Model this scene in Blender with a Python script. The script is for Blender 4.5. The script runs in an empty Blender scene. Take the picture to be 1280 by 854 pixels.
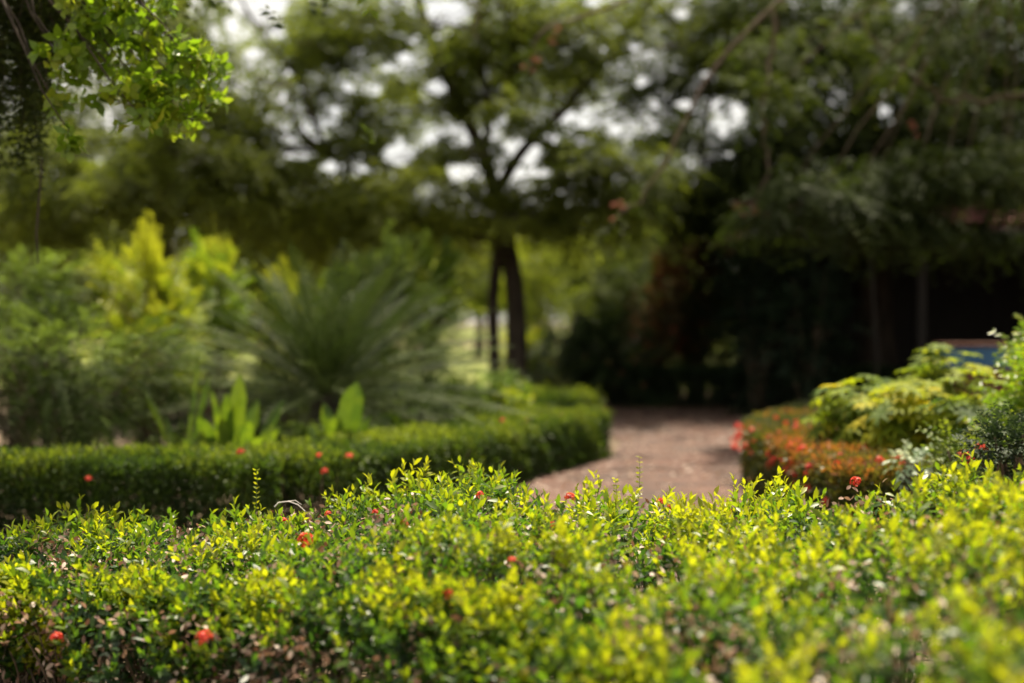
import bpy, math, random
import numpy as np
from mathutils import Vector, noise as mnoise

# ------------------------------------------------------------------ camera, light, exposure
S = bpy.context.scene
COL = S.collection
F = 1778.0                      # focal length in pixels of the 1280 wide frame
HZ = 400.0                      # row of the horizon
EYE = 1.5
cam = bpy.data.cameras.new('camera'); camo = bpy.data.objects.new('camera', cam); COL.objects.link(camo)
cam.lens = 50; cam.sensor_width = 36; cam.clip_end = 1500; cam.clip_start = 0.05
camo.location = (0, 0, EYE)
camo.rotation_euler = (math.radians(90) - math.atan((427 - HZ) / F), 0, 0)
cam.dof.use_dof = True; cam.dof.focus_distance = 6.5; cam.dof.aperture_fstop = 0.78
cam.dof.aperture_blades = 0
S.camera = camo

SUN_EL = math.radians(66); SUN_AZ = math.radians(16)      # azimuth from +Y, positive = to the right
sun_dir = Vector((math.sin(SUN_AZ) * math.cos(SUN_EL), math.cos(SUN_AZ) * math.cos(SUN_EL), math.sin(SUN_EL)))
w = bpy.data.worlds.new('World'); S.world = w; w.use_nodes = True
nt = w.node_tree; bg = nt.nodes['Background']
sky = nt.nodes.new('ShaderNodeTexSky'); sky.sky_type = 'NISHITA'; sky.sun_disc = False
sky.sun_elevation = SUN_EL; sky.sun_rotation = SUN_AZ
sky.air_density = 1.0; sky.dust_density = 1.2; sky.ozone_density = 1.0
# thin bright cloud over most of the sky
wn = nt.nodes.new('ShaderNodeTexNoise'); wn.inputs['Scale'].default_value = 3.0; wn.inputs['Detail'].default_value = 5
wc = nt.nodes.new('ShaderNodeTexCoord'); nt.links.new(wc.outputs['Generated'], wn.inputs['Vector'])
wr = nt.nodes.new('ShaderNodeMapRange'); wr.inputs['From Min'].default_value = 0.3; wr.inputs['From Max'].default_value = 0.6; wr.inputs['To Min'].default_value = 0.65; wr.inputs['To Max'].default_value = 0.95
nt.links.new(wn.outputs[0], wr.inputs[0])
wm = nt.nodes.new('ShaderNodeMix'); wm.data_type = 'RGBA'; wm.inputs[7].default_value = (10.5, 10.0, 9.0, 1)
nt.links.new(wr.outputs[0], wm.inputs[0]); nt.links.new(sky.outputs[0], wm.inputs[6])
nt.links.new(wm.outputs[2], bg.inputs[0]); bg.inputs[1].default_value = 0.05
sl = bpy.data.lights.new('sun', 'SUN'); slo = bpy.data.objects.new('sun', sl); COL.objects.link(slo)
sl.energy = 5.0; sl.angle = math.radians(0.5); sl.color = (1.0, 0.89, 0.68)
slo.rotation_euler = (-sun_dir).to_track_quat('-Z', 'Y').to_euler()
slo.location = (0, 0, 30)
S.view_settings.view_transform = 'Standard'; S.view_settings.look = 'None'
S.view_settings.exposure = 1.26; S.view_settings.gamma = 1.0
S.render.engine = 'CYCLES'
cy = S.cycles
cy.max_bounces = 7; cy.diffuse_bounces = 4; cy.glossy_bounces = 2; cy.transmission_bounces = 4
cy.transparent_max_bounces = 4; cy.caustics_reflective = False; cy.caustics_refractive = False
cy.use_denoising = True; cy.use_adaptive_sampling = True; cy.adaptive_threshold = 0.02
cy.sample_clamp_indirect = 6.0
try: cy.denoiser = 'OPENIMAGEDENOISE'; cy.denoising_prefilter = 'ACCURATE'
except Exception: pass

rng = np.random.default_rng(11)
random.seed(5)

def P(px, py, d):
    return np.array([(px - 640.0) / F * d, d, EYE - (py - HZ) / F * d])
def X(px, d): return (px - 640.0) / F * d

# ------------------------------------------------------------------ materials
def mat_leaf(name, ramp, trans=(1.6, 1.7, 0.9), mix=0.42, rough=0.4, spec=0.5):
    """ramp: list of (pos, rgb) on the per-leaf tint; trans multiplies the ramp colour for light passing through"""
    m = bpy.data.materials.new(name); m.use_nodes = True
    t = m.node_tree; t.nodes.clear(); N = t.nodes.new; L = t.links.new
    out = N('ShaderNodeOutputMaterial'); at = N('ShaderNodeAttribute'); at.attribute_name = 'tint'
    cr = N('ShaderNodeValToRGB'); e = cr.color_ramp.elements
    while len(e) < len(ramp): e.new(0.5)
    for i, (p, c) in enumerate(ramp): e[i].position = p; e[i].color = (*c, 1)
    L(at.outputs['Fac'], cr.inputs[0])
    pr = N('ShaderNodeBsdfPrincipled'); pr.inputs['Roughness'].default_value = rough
    pr.inputs['Specular IOR Level'].default_value = spec
    tc = N('ShaderNodeTexCoord'); no = N('ShaderNodeTexNoise'); no.inputs['Scale'].default_value = 25; no.inputs['Detail'].default_value = 1
    L(tc.outputs['Object'], no.inputs['Vector'])
    mr = N('ShaderNodeMapRange'); mr.inputs['To Min'].default_value = 0.75; mr.inputs['To Max'].default_value = 1.25
    L(no.outputs[0], mr.inputs[0])
    v1 = N('ShaderNodeVectorMath'); v1.operation = 'SCALE'; L(cr.outputs[0], v1.inputs[0]); L(mr.outputs[0], v1.inputs['Scale'])
    L(v1.outputs[0], pr.inputs['Base Color'])
    tr = N('ShaderNodeBsdfTranslucent')
    vm = N('ShaderNodeVectorMath'); vm.operation = 'MULTIPLY'; vm.inputs[1].default_value = trans
    L(v1.outputs[0], vm.inputs[0]); L(vm.outputs[0], tr.inputs[0])
    mx = N('ShaderNodeMixShader'); mx.inputs[0].default_value = mix
    L(pr.outputs[0], mx.inputs[1]); L(tr.outputs[0], mx.inputs[2]); L(mx.outputs[0], out.inputs[0])
    return m

def mat_noise(name, stops, scale=8, rough=0.85, detail=6, bump=0.0, bscale=None, spec=0.3, stretch=None):
    m = bpy.data.materials.new(name); m.use_nodes = True
    t = m.node_tree; pr = t.nodes['Principled BSDF']; N = t.nodes.new; L = t.links.new
    tc = N('ShaderNodeTexCoord'); src = tc.outputs['Object']
    if stretch:
        mp = N('ShaderNodeMapping'); mp.inputs['Scale'].default_value = stretch; L(src, mp.inputs[0]); src = mp.outputs[0]
    no = N('ShaderNodeTexNoise'); no.inputs['Scale'].default_value = scale; no.inputs['Detail'].default_value = detail
    L(src, no.inputs['Vector'])
    cr = N('ShaderNodeValToRGB'); e = cr.color_ramp.elements
    while len(e) < len(stops): e.new(0.5)
    for i, (p, c) in enumerate(stops): e[i].position = p; e[i].color = (*c, 1)
    L(no.outputs[0], cr.inputs[0]); L(cr.outputs[0], pr.inputs['Base Color'])
    pr.inputs['Roughness'].default_value = rough; pr.inputs['Specular IOR Level'].default_value = spec
    if bump:
        n2 = N('ShaderNodeTexNoise'); n2.inputs['Scale'].default_value = bscale or scale * 4; n2.inputs['Detail'].default_value = 5
        L(src, n2.inputs['Vector']); b = N('ShaderNodeBump'); b.inputs['Strength'].default_value = bump; b.inputs['Distance'].default_value = 0.02
        L(n2.outputs[0], b.inputs['Height']); L(b.outputs[0], pr.inputs['Normal'])
    return m

M = {}
M['ixora'] = mat_leaf('ixora_leaf', [(0.0, (0.010, 0.026, 0.012)), (0.35, (0.035, 0.085, 0.018)), (0.62, (0.085, 0.150, 0.016)), (0.85, (0.18, 0.22, 0.012)), (1.0, (0.255, 0.27, 0.016))], (1.95, 1.95, 0.6), 0.54, 0.40, 0.45)
M['dry'] = mat_leaf('dry_leaf', [(0.0, (0.12, 0.055, 0.035)), (0.5, (0.32, 0.20, 0.14)), (1.0, (0.52, 0.42, 0.34))], (1.1, 0.9, 0.7), 0.25, 0.5)
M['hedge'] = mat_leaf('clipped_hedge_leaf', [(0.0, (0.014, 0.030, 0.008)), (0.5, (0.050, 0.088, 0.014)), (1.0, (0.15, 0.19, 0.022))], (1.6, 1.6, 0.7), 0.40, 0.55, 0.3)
M['hedge_orange'] = mat_leaf('orange_tipped_hedge_leaf', [(0.0, (0.030, 0.045, 0.010)), (0.5, (0.08, 0.10, 0.016)), (0.8, (0.17, 0.12, 0.022)), (1.0, (0.32, 0.12, 0.03))], (1.4, 1.3, 0.8), 0.40, 0.42)
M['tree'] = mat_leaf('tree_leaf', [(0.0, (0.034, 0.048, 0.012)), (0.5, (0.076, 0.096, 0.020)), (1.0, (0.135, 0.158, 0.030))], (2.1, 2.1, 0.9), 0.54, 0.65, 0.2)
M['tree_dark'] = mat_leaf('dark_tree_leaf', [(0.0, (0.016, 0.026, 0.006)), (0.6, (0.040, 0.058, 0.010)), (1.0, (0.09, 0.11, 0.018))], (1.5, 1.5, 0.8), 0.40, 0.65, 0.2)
M['bright'] = mat_leaf('bright_tree_leaf', [(0.0, (0.060, 0.12, 0.010)), (0.5, (0.14, 0.23, 0.014)), (1.0, (0.26, 0.29, 0.03))], (1.7, 1.7, 0.8), 0.5, 0.35)
M['lime'] = mat_leaf('lime_shrub_leaf', [(0.0, (0.060, 0.12, 0.012)), (0.5, (0.13, 0.22, 0.018)), (1.0, (0.36, 0.38, 0.025))], (1.4, 1.4, 0.8), 0.45, 0.45)
M['glow'] = mat_leaf('painted_sun_leaf', [(0.0, (0.15, 0.22, 0.012)), (1.0, (0.30, 0.34, 0.018))], (1.8, 1.7, 0.5), 0.5, 0.6, 0.2)  # sunshine is put into this leaf colour so far crowns look lit
M['fern'] = mat_leaf('feathery_leaf', [(0.0, (0.012, 0.024, 0.006)), (0.5, (0.044, 0.070, 0.014)), (1.0, (0.14, 0.20, 0.05))], (1.5, 1.5, 0.6), 0.38, 0.6, 0.15)
M['cycad'] = mat_leaf('cycad_leaflet', [(0.0, (0.014, 0.024, 0.009)), (0.6, (0.034, 0.050, 0.018)), (1.0, (0.10, 0.12, 0.055))], (1.4, 1.5, 0.6), 0.28, 0.6, 0.15)
M['paddle'] = mat_leaf('paddle_leaf', [(0.0, (0.06, 0.12, 0.012)), (1.0, (0.13, 0.20, 0.014))], (1.5, 1.4, 0.7), 0.5, 0.4)
M['pale'] = mat_leaf('pale_plant_leaf', [(0.0, (0.05, 0.10, 0.02)), (0.5, (0.15, 0.21, 0.02)), (0.85, (0.28, 0.31, 0.025)), (1.0, (0.42, 0.38, 0.03))], (1.8, 1.6, 0.5), 0.55, 0.6, 0.2)
M['variegated'] = mat_leaf('variegated_leaf', [(0.0, (0.10, 0.18, 0.08)), (0.5, (0.40, 0.48, 0.33)), (1.0, (0.68, 0.70, 0.60))], (1.1, 1.1, 0.9), 0.3, 0.4)
M['croton'] = mat_leaf('copper_leaf', [(0.0, (0.030, 0.035, 0.012)), (0.55, (0.060, 0.036, 0.014)), (1.0, (0.22, 0.05, 0.025))], (1.3, 1.0, 0.6), 0.30, 0.75, 0.1)
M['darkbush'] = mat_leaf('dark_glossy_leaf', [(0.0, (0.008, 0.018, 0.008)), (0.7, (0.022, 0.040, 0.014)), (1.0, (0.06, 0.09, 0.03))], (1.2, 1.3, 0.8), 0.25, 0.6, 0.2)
M['petal'] = mat_leaf('coral_petal', [(0.0, (0.55, 0.02, 0.015)), (0.6, (0.75, 0.06, 0.03)), (1.0, (0.85, 0.20, 0.08))], (1.0, 1.0, 1.0), 0.35, 0.5)
M['pinkpetal'] = mat_leaf('dull_pink_petal', [(0.0, (0.28, 0.07, 0.04)), (1.0, (0.42, 0.18, 0.12))], (1.0, 1.0, 1.0), 0.4, 0.6)
M['bark'] = mat_noise('dark_bark', [(0.3, (0.022, 0.017, 0.012)), (0.7, (0.075, 0.058, 0.042))], 9, 0.9, 8, 0.9, 30, stretch=(1, 1, 0.25))
M['bark_pale'] = mat_noise('grey_bark', [(0.3, (0.10, 0.085, 0.065)), (0.7, (0.26, 0.23, 0.18))], 9, 0.85, 8, 0.6, 30, stretch=(1, 1, 0.3))
M['twig'] = mat_noise('brown_twig', [(0.3, (0.05, 0.035, 0.022)), (0.7, (0.15, 0.11, 0.075))], 20, 0.8)
M['greenstem'] = mat_noise('green_stem', [(0.3, (0.08, 0.12, 0.03)), (0.7, (0.16, 0.20, 0.06))], 20, 0.6)
M['whitetwig'] = mat_noise('bleached_twig', [(0.3, (0.45, 0.40, 0.36)), (0.7, (0.75, 0.70, 0.64))], 30, 0.6)
M['soil'] = mat_noise('soil', [(0.3, (0.055, 0.038, 0.024)), (0.55, (0.12, 0.085, 0.055)), (0.75, (0.20, 0.15, 0.10))], 1.6, 0.95, 10, 0.8, 12)
M['lawn'] = mat_noise('lawn_grass', [(0.3, (0.075, 0.105, 0.018)), (0.55, (0.14, 0.16, 0.03)), (0.8, (0.24, 0.21, 0.06))], 0.6, 0.9, 10, 0.6, 15)
M['blue'] = mat_noise('blue_paint', [(0.3, (0.014, 0.075, 0.17)), (0.7, (0.04, 0.13, 0.27))], 3, 0.45, 5)
M['terra'] = mat_noise('terracotta', [(0.3, (0.06, 0.022, 0.014)), (0.7, (0.12, 0.045, 0.028))], 6, 0.8, 5)
M['rooftile'] = mat_noise('faded_red_tile', [(0.3, (0.07, 0.016, 0.024)), (0.7, (0.15, 0.04, 0.045))], 4, 0.8, 6)
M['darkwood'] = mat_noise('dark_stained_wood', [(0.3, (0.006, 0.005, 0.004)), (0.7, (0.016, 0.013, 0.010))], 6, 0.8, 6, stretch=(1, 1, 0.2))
M['greymetal'] = mat_noise('weathered_grey_metal', [(0.3, (0.03, 0.03, 0.03)), (0.7, (0.08, 0.08, 0.08))], 8, 0.5, 5)
M['stone'] = mat_noise('pale_stone', [(0.3, (0.30, 0.26, 0.21)), (0.7, (0.52, 0.47, 0.40))], 10, 0.85, 6, 0.5)

def mat_paving():
    m = bpy.data.materials.new('pink_brick_paving'); m.use_nodes = True
    t = m.node_tree; pr = t.nodes['Principled BSDF']; N = t.nodes.new; L = t.links.new
    tc = N('ShaderNodeTexCoord'); mp = N('ShaderNodeMapping'); mp.inputs['Rotation'].default_value = (0, 0, 0.5)
    L(tc.outputs['Object'], mp.inputs[0])
    br = N('ShaderNodeTexBrick'); br.inputs['Scale'].default_value = 1; br.inputs['Brick Width'].default_value = 0.22; br.inputs['Row Height'].default_value = 0.11
    br.inputs['Mortar Size'].default_value = 0.006
    br.inputs['Color1'].default_value = (0.070, 0.030, 0.021, 1); br.inputs['Color2'].default_value = (0.095, 0.048, 0.035, 1); br.inputs['Mortar'].default_value = (0.06, 0.045, 0.035, 1)
    L(mp.outputs[0], br.inputs[0])
    no = N('ShaderNodeTexNoise'); no.inputs['Scale'].default_value = 1.3; no.inputs['Detail'].default_value = 8
    L(tc.outputs['Object'], no.inputs['Vector'])
    cr = N('ShaderNodeValToRGB'); cr.color_ramp.elements[0].position = 0.4; cr.color_ramp.elements[0].color = (0.5, 0.42, 0.38, 1)
    cr.color_ramp.elements[1].position = 0.62; cr.color_ramp.elements[1].color = (1.25, 1.1, 1.05, 1); L(no.outputs[0], cr.inputs[0])
    mx = N('ShaderNodeMix'); mx.data_type = 'RGBA'; mx.blend_type = 'MULTIPLY'; mx.inputs[0].default_value = 1
    L(br.outputs[0], mx.inputs[6]); L(cr.outputs[0], mx.inputs[7]); L(mx.outputs[2], pr.inputs['Base Color'])
    pr.inputs['Roughness'].default_value = 0.85
    b = N('ShaderNodeBump'); b.inputs['Strength'].default_value = 0.5; b.inputs['Distance'].default_value = 0.01; L(no.outputs[0], b.inputs['Height']); L(b.outputs[0], pr.inputs['Normal'])
    return m
M['paving'] = mat_paving()

# ------------------------------------------------------------------ object helpers
def link(o, parent=None):
    COL.objects.link(o)
    if parent is not None: o.parent = parent
    return o
def thing(name, label, cat, loc=(0, 0, 0), group=None):
    o = bpy.data.objects.new(name, None); o.empty_display_size = 0.2; o.location = tuple(float(v) for v in loc)
    o['label'] = label; o['category'] = cat
    if group: o['group'] = group
    return link(o)
def mesh_np(name, V, faces_by_size, mat, parent=None, tint=None, smooth=False):
    """V (n,3) in WORLD coordinates; faces_by_size: list of index arrays (m,k); mesh goes under parent in its local frame"""
    V = np.asarray(V, dtype=np.float64)
    if parent is not None:
        off = np.zeros(3); p = parent
        while p is not None: off += np.array(p.location); p = p.parent
        V = V - off
    me = bpy.data.meshes.new(name)
    me.vertices.add(len(V)); me.vertices.foreach_set('co', V.astype(np.float32).ravel())
    fl = [f for f in faces_by_size if len(f)]
    tot = sum(f.size for f in fl); nf = sum(len(f) for f in fl)
    me.loops.add(tot); me.polygons.add(nf)
    me.loops.foreach_set('vertex_index', np.concatenate([f.ravel() for f in fl]).astype(np.int32))
    sizes = np.concatenate([np.full(len(f), f.shape[1]) for f in fl])
    me.polygons.foreach_set('loop_start', np.concatenate([[0], np.cumsum(sizes)[:-1]]).astype(np.int32))
    if smooth: me.polygons.foreach_set('use_smooth', np.ones(nf, dtype=bool))
    me.update(calc_edges=True)
    if tint is not None:
        a = me.attributes.new('tint', 'FLOAT', 'FACE'); a.data.foreach_set('value', np.asarray(tint, dtype=np.float32))
    me.materials.append(mat)
    return link(bpy.data.objects.new(name, me), parent)

T_SIMPLE = (np.array([[0, 0, 0], [-.5, .45, .10], [0, 1, -.06], [.5, .45, .10]]), np.array([[0, 2, 1], [0, 3, 2]]))
T_OVAL = (np.array([[0, 0, 0], [-.40, .28, .07], [-.46, .62, .06], [0, 1, -.10], [.46, .62, .06], [.40, .28, .07], [0, .5, 0.0]]),
          np.array([[0, 6, 2, 1], [0, 5, 4, 6], [6, 4, 3, 2]]))
T_QUAD = (np.array([[-.3, 0, 0], [.3, 0, 0], [.32, 1, -.05], [-.32, 1, -.05]]), np.array([[0, 1, 2, 3]]))
def unit(a): return a / (np.linalg.norm(a, axis=-1, keepdims=True) + 1e-9)
class Leaves:
    def __init__(s): s.p, s.d, s.n, s.l, s.w, s.t = [], [], [], [], [], []
    def add(s, p, d, n, l, w, t):
        k = len(p)
        s.p.append(p); s.d.append(d); s.n.append(n)
        s.l.append(np.broadcast_to(l, (k,)).astype(float)); s.w.append(np.broadcast_to(w, (k,)).astype(float)); s.t.append(np.broadcast_to(t, (k,)).astype(float))
    def cat(s): return [np.concatenate(a) for a in (s.p, s.d, s.n, s.l, s.w, s.t)]
    def build(s, name, mat, parent=None, tmpl=T_SIMPLE):
        p, d, n, l, wd, t = s.cat()
        tv, tf = tmpl
        y = unit(d); x = unit(np.cross(y, n)); z = np.cross(x, y)
        V = (p[:, None] + x[:, None] * (tv[None, :, 0, None] * wd[:, None, None]) + y[:, None] * (tv[None, :, 1, None] * l[:, None, None])
             + z[:, None] * (tv[None, :, 2, None] * l[:, None, None])).reshape(-1, 3)
        k = len(tv); Fc = (tf[None] + (np.arange(len(p)) * k)[:, None, None]).reshape(-1, tf.shape[1])
        return mesh_np(name, V, [Fc], mat, parent, np.repeat(np.clip(t, 0, 1), len(tf)))

def rdir(n, up=0.0):
    v = rng.normal(size=(n, 3)); v[:, 2] += up
    return unit(v)
def sprays(lv, Pp, D, Ln, n, ll, lw, droop=0.25, ang=0.6, tint=None, tip=0.2, jit=0.25, t0=0.12):
    """pinnate sprays: N bases Pp, directions D, lengths Ln, n pairs of leaves"""
    N_ = len(Pp); D = unit(D); Ln = np.broadcast_to(Ln, (N_,))
    up = np.zeros_like(D); up[:, 2] = 1
    side = np.cross(D, up + rng.normal(size=D.shape) * 0.25); side = unit(side)
    tint = np.full(N_, .5) if tint is None else tint
    for t in np.linspace(t0, 1, n):
        pt = Pp + D * (Ln * t)[:, None]; pt[:, 2] -= droop * Ln * t * t
        dd = D.copy(); dd[:, 2] -= 2 * droop * t; dd = unit(dd)
        for sgn in (-1, 1):
            ld = side * sgn * math.cos(ang) + dd * math.sin(ang) + rng.normal(size=D.shape) * jit * .6; ld[:, 2] -= 0.12
            nn = np.cross(side, dd); nn = nn * np.sign(nn[:, 2:3] + 1e-6) + rng.normal(size=D.shape) * jit
            s = rng.uniform(.75, 1.15, N_) * (1 - 0.35 * abs(t - .5))
            lv.add(pt, ld, nn, ll * s, lw * s, tint + tip * (t - .5) + rng.normal(size=N_) * .10)

class Tubes:
    def __init__(s): s.V, s.Fq, s.n = [], [], 0
    def add(s, pts, r0, r1=None, k=6, radii=None):
        pts = np.asarray(pts, dtype=float); m = len(pts); r1 = r0 if r1 is None else r1
        rr = np.linspace(r0, r1, m) if radii is None else np.asarray(radii)
        tg = np.gradient(pts, axis=0); tg = unit(tg)
        ref = np.array([0.31, 0.87, 0.2]); ref = ref if abs(np.dot(unit(ref), tg[0])) < .9 else np.array([1., 0, 0])
        a = unit(np.cross(tg, ref)); b = np.cross(tg, a)
        th = np.linspace(0, 2 * math.pi, k, endpoint=False)
        ring = pts[:, None] + (a[:, None] * np.cos(th)[None, :, None] + b[:, None] * np.sin(th)[None, :, None]) * rr[:, None, None]
        s.V.append(ring.reshape(-1, 3))
        i = np.arange(m - 1)[:, None] * k; j = np.arange(k)[None]; j2 = (j + 1) % k
        q = np.stack([i + j, i + j2, i + k + j2, i + k + j], -1).reshape(-1, 4) + s.n
        s.Fq.append(q); s.n += m * k
    def build(s, name, mat, parent=None):
        return mesh_np(name, np.concatenate(s.V), [np.concatenate(s.Fq)], mat, parent, None, True)
def curve(a, b, n=7, bow=(0, 0, 0), wob=0.0):
    a = np.asarray(a, float); b = np.asarray(b, float); t = np.linspace(0, 1, n)[:, None]
    p = a + (b - a) * t + np.asarray(bow, float) * (4 * t * (1 - t))
    if wob: p[1:-1] += rng.normal(size=(n - 2, 3)) * wob
    return p

def box(name, lo, hi, mat, parent=None):
    (x0, y0, z0), (x1, y1, z1) = lo, hi
    V = [(x0, y0, z0), (x1, y0, z0), (x1, y1, z0), (x0, y1, z0), (x0, y0, z1), (x1, y0, z1), (x1, y1, z1), (x0, y1, z1)]
    Fq = np.array([[0, 3, 2, 1], [4, 5, 6, 7], [0, 1, 5, 4], [1, 2, 6, 5], [2, 3, 7, 6], [3, 0, 4, 7]])
    o = mesh_np(name, V, [Fq], mat, parent)
    bv = o.modifiers.new('edge', 'BEVEL'); bv.width = 0.012; bv.segments = 2
    return o
def sheet(name, poly, z, mat):
    V = [(x, y, z) for x, y in poly]
    me = bpy.data.meshes.new(name); me.from_pydata(V, [], [list(range(len(V)))]); me.update(); me.materials.append(mat)
    o = bpy.data.objects.new(name, me); o['kind'] = 'structure'; return link(o)

# ------------------------------------------------------------------ ground
sheet('ground', [(-400, -60), (400, -60), (400, 900), (-400, 900)], -0.004, M['soil'])
sheet('lawn', [(-60, 30), (60, 30), (90, 300), (-90, 300)], 0.0, M['lawn'])
path_poly = [(-12, 7.9), (-4, 8.0), (0.6, 8.3), (3.5, 8.0), (12, 7.4), (12, 11.2), (4.3, 11.6), (2.35, 12.6), (2.7, 17.5), (3.6, 22.3), (7.5, 22.6), (7.5, 24.2),
             (2.0, 24.0), (-2, 25.4), (-9, 26.0), (-9, 24.6), (-2, 23.8), (1.0, 22.2), (1.35, 17.5), (1.1, 15.6), (-1.0, 10.2), (-1.6, 9.2), (-12, 9.0)]
sheet('path', path_poly, 0.004, M['paving'])
sheet('far_path', [(-60, 80), (60, 80), (60, 92), (-60, 92)], 0.004, M['paving'])
# fallen leaves
def litter(name, n, x0, x1, y0, y1, sz=0.045, z=0.012):
    lv = Leaves(); p = np.stack([rng.uniform(x0, x1, n), rng.uniform(y0, y1, n), np.full(n, z) + rng.uniform(0, .01, n)], 1)
    d = rdir(n); d[:, 2] *= .15; nn = np.zeros((n, 3)); nn[:, 2] = 1; nn += rng.normal(size=(n, 3)) * .25
    lv.add(p, d, nn, sz * rng.uniform(.6, 1.4, n), sz * .5, rng.uniform(0, 1, n))
    o = lv.build(name, M['dry'], None, T_OVAL); o['kind'] = 'stuff'; o['label'] = 'dry brown leaves scattered over soil and path'; return o
litter('fallen_leaves', 11000, -5, 7, 4.2, 24, .055)

# ------------------------------------------------------------------ hedges
def fbm(x, y, s=1.0, seed=0.0):
    return np.array([mnoise.noise((float(a) * s + seed, float(b) * s - seed, seed)) for a, b in zip(x, y)])

FX = np.array([-4.0, -2.6, -1.4, 0.0, 0.6, 1.2, 2.2, 3.4])
FRONT = np.array([6.2, 5.85, 5.35, 4.3, 3.4, 2.6, 2.1, 1.9])
BACK = np.array([7.3, 7.3, 7.3, 7.5, 7.3, 6.9, 5.9, 5.2])
TOPX = np.array([-4, -2.4, -1.6, -0.9, -0.45, -0.1, 0.3, 0.8, 1.2, 1.7, 2.4, 3.4])
TOPZ = np.array([.45, .46, .49, .54, .65, .66, .59, .585, .66, .79, .87, .91])
def fh(x, y):
    f = np.interp(x, FX, FRONT); b = np.interp(x, FX, BACK)
    h = np.interp(x, TOPX, TOPZ)
    near = np.clip((6.3 - y) / 3.5, 0, 1); h = h + near * 0.10
    e1 = np.clip((y - f) / 1.15, 0, 1); e2 = np.clip((b - y) / .2, 0, 1)
    return h * np.sqrt(np.clip(1 - (1 - e1) ** 2.4 * .66, 0, 1)) * np.sqrt(np.clip(1 - (1 - e2) ** 2 * .45, 0, 1))
def ixora_sprigs(lv, st, Pp, D, size, tint, npair=5):
    N_ = len(Pp); D = unit(D)
    a = unit(np.cross(D, rdir(N_))); b = np.cross(D, a)
    L_ = size * rng.uniform(.8, 1.3, N_)
    for i in range(npair):
        t = i / (npair - 1)
        ang = i * math.pi / 2
        s_ = a * math.cos(ang) + b * math.sin(ang)
        pt = Pp + D * (L_ * t * 1.9)[:, None]
        spread = 0.95 - 0.55 * t
        for sg in (-1, 1):
            ld = s_ * sg * spread + D * (0.35 + 0.75 * t) + rng.normal(size=D.shape) * .16
            nn = D * 1.0 - s_ * sg * 0.5 + rng.normal(size=D.shape) * .2
            ls = L_ * (1.0 - 0.30 * t) * rng.uniform(.6, 1.35, N_)
            lv.add(pt, ld, nn, ls, ls * .41, tint + (t - .62) * .42 + rng.normal(size=N_) * .07)
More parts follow.
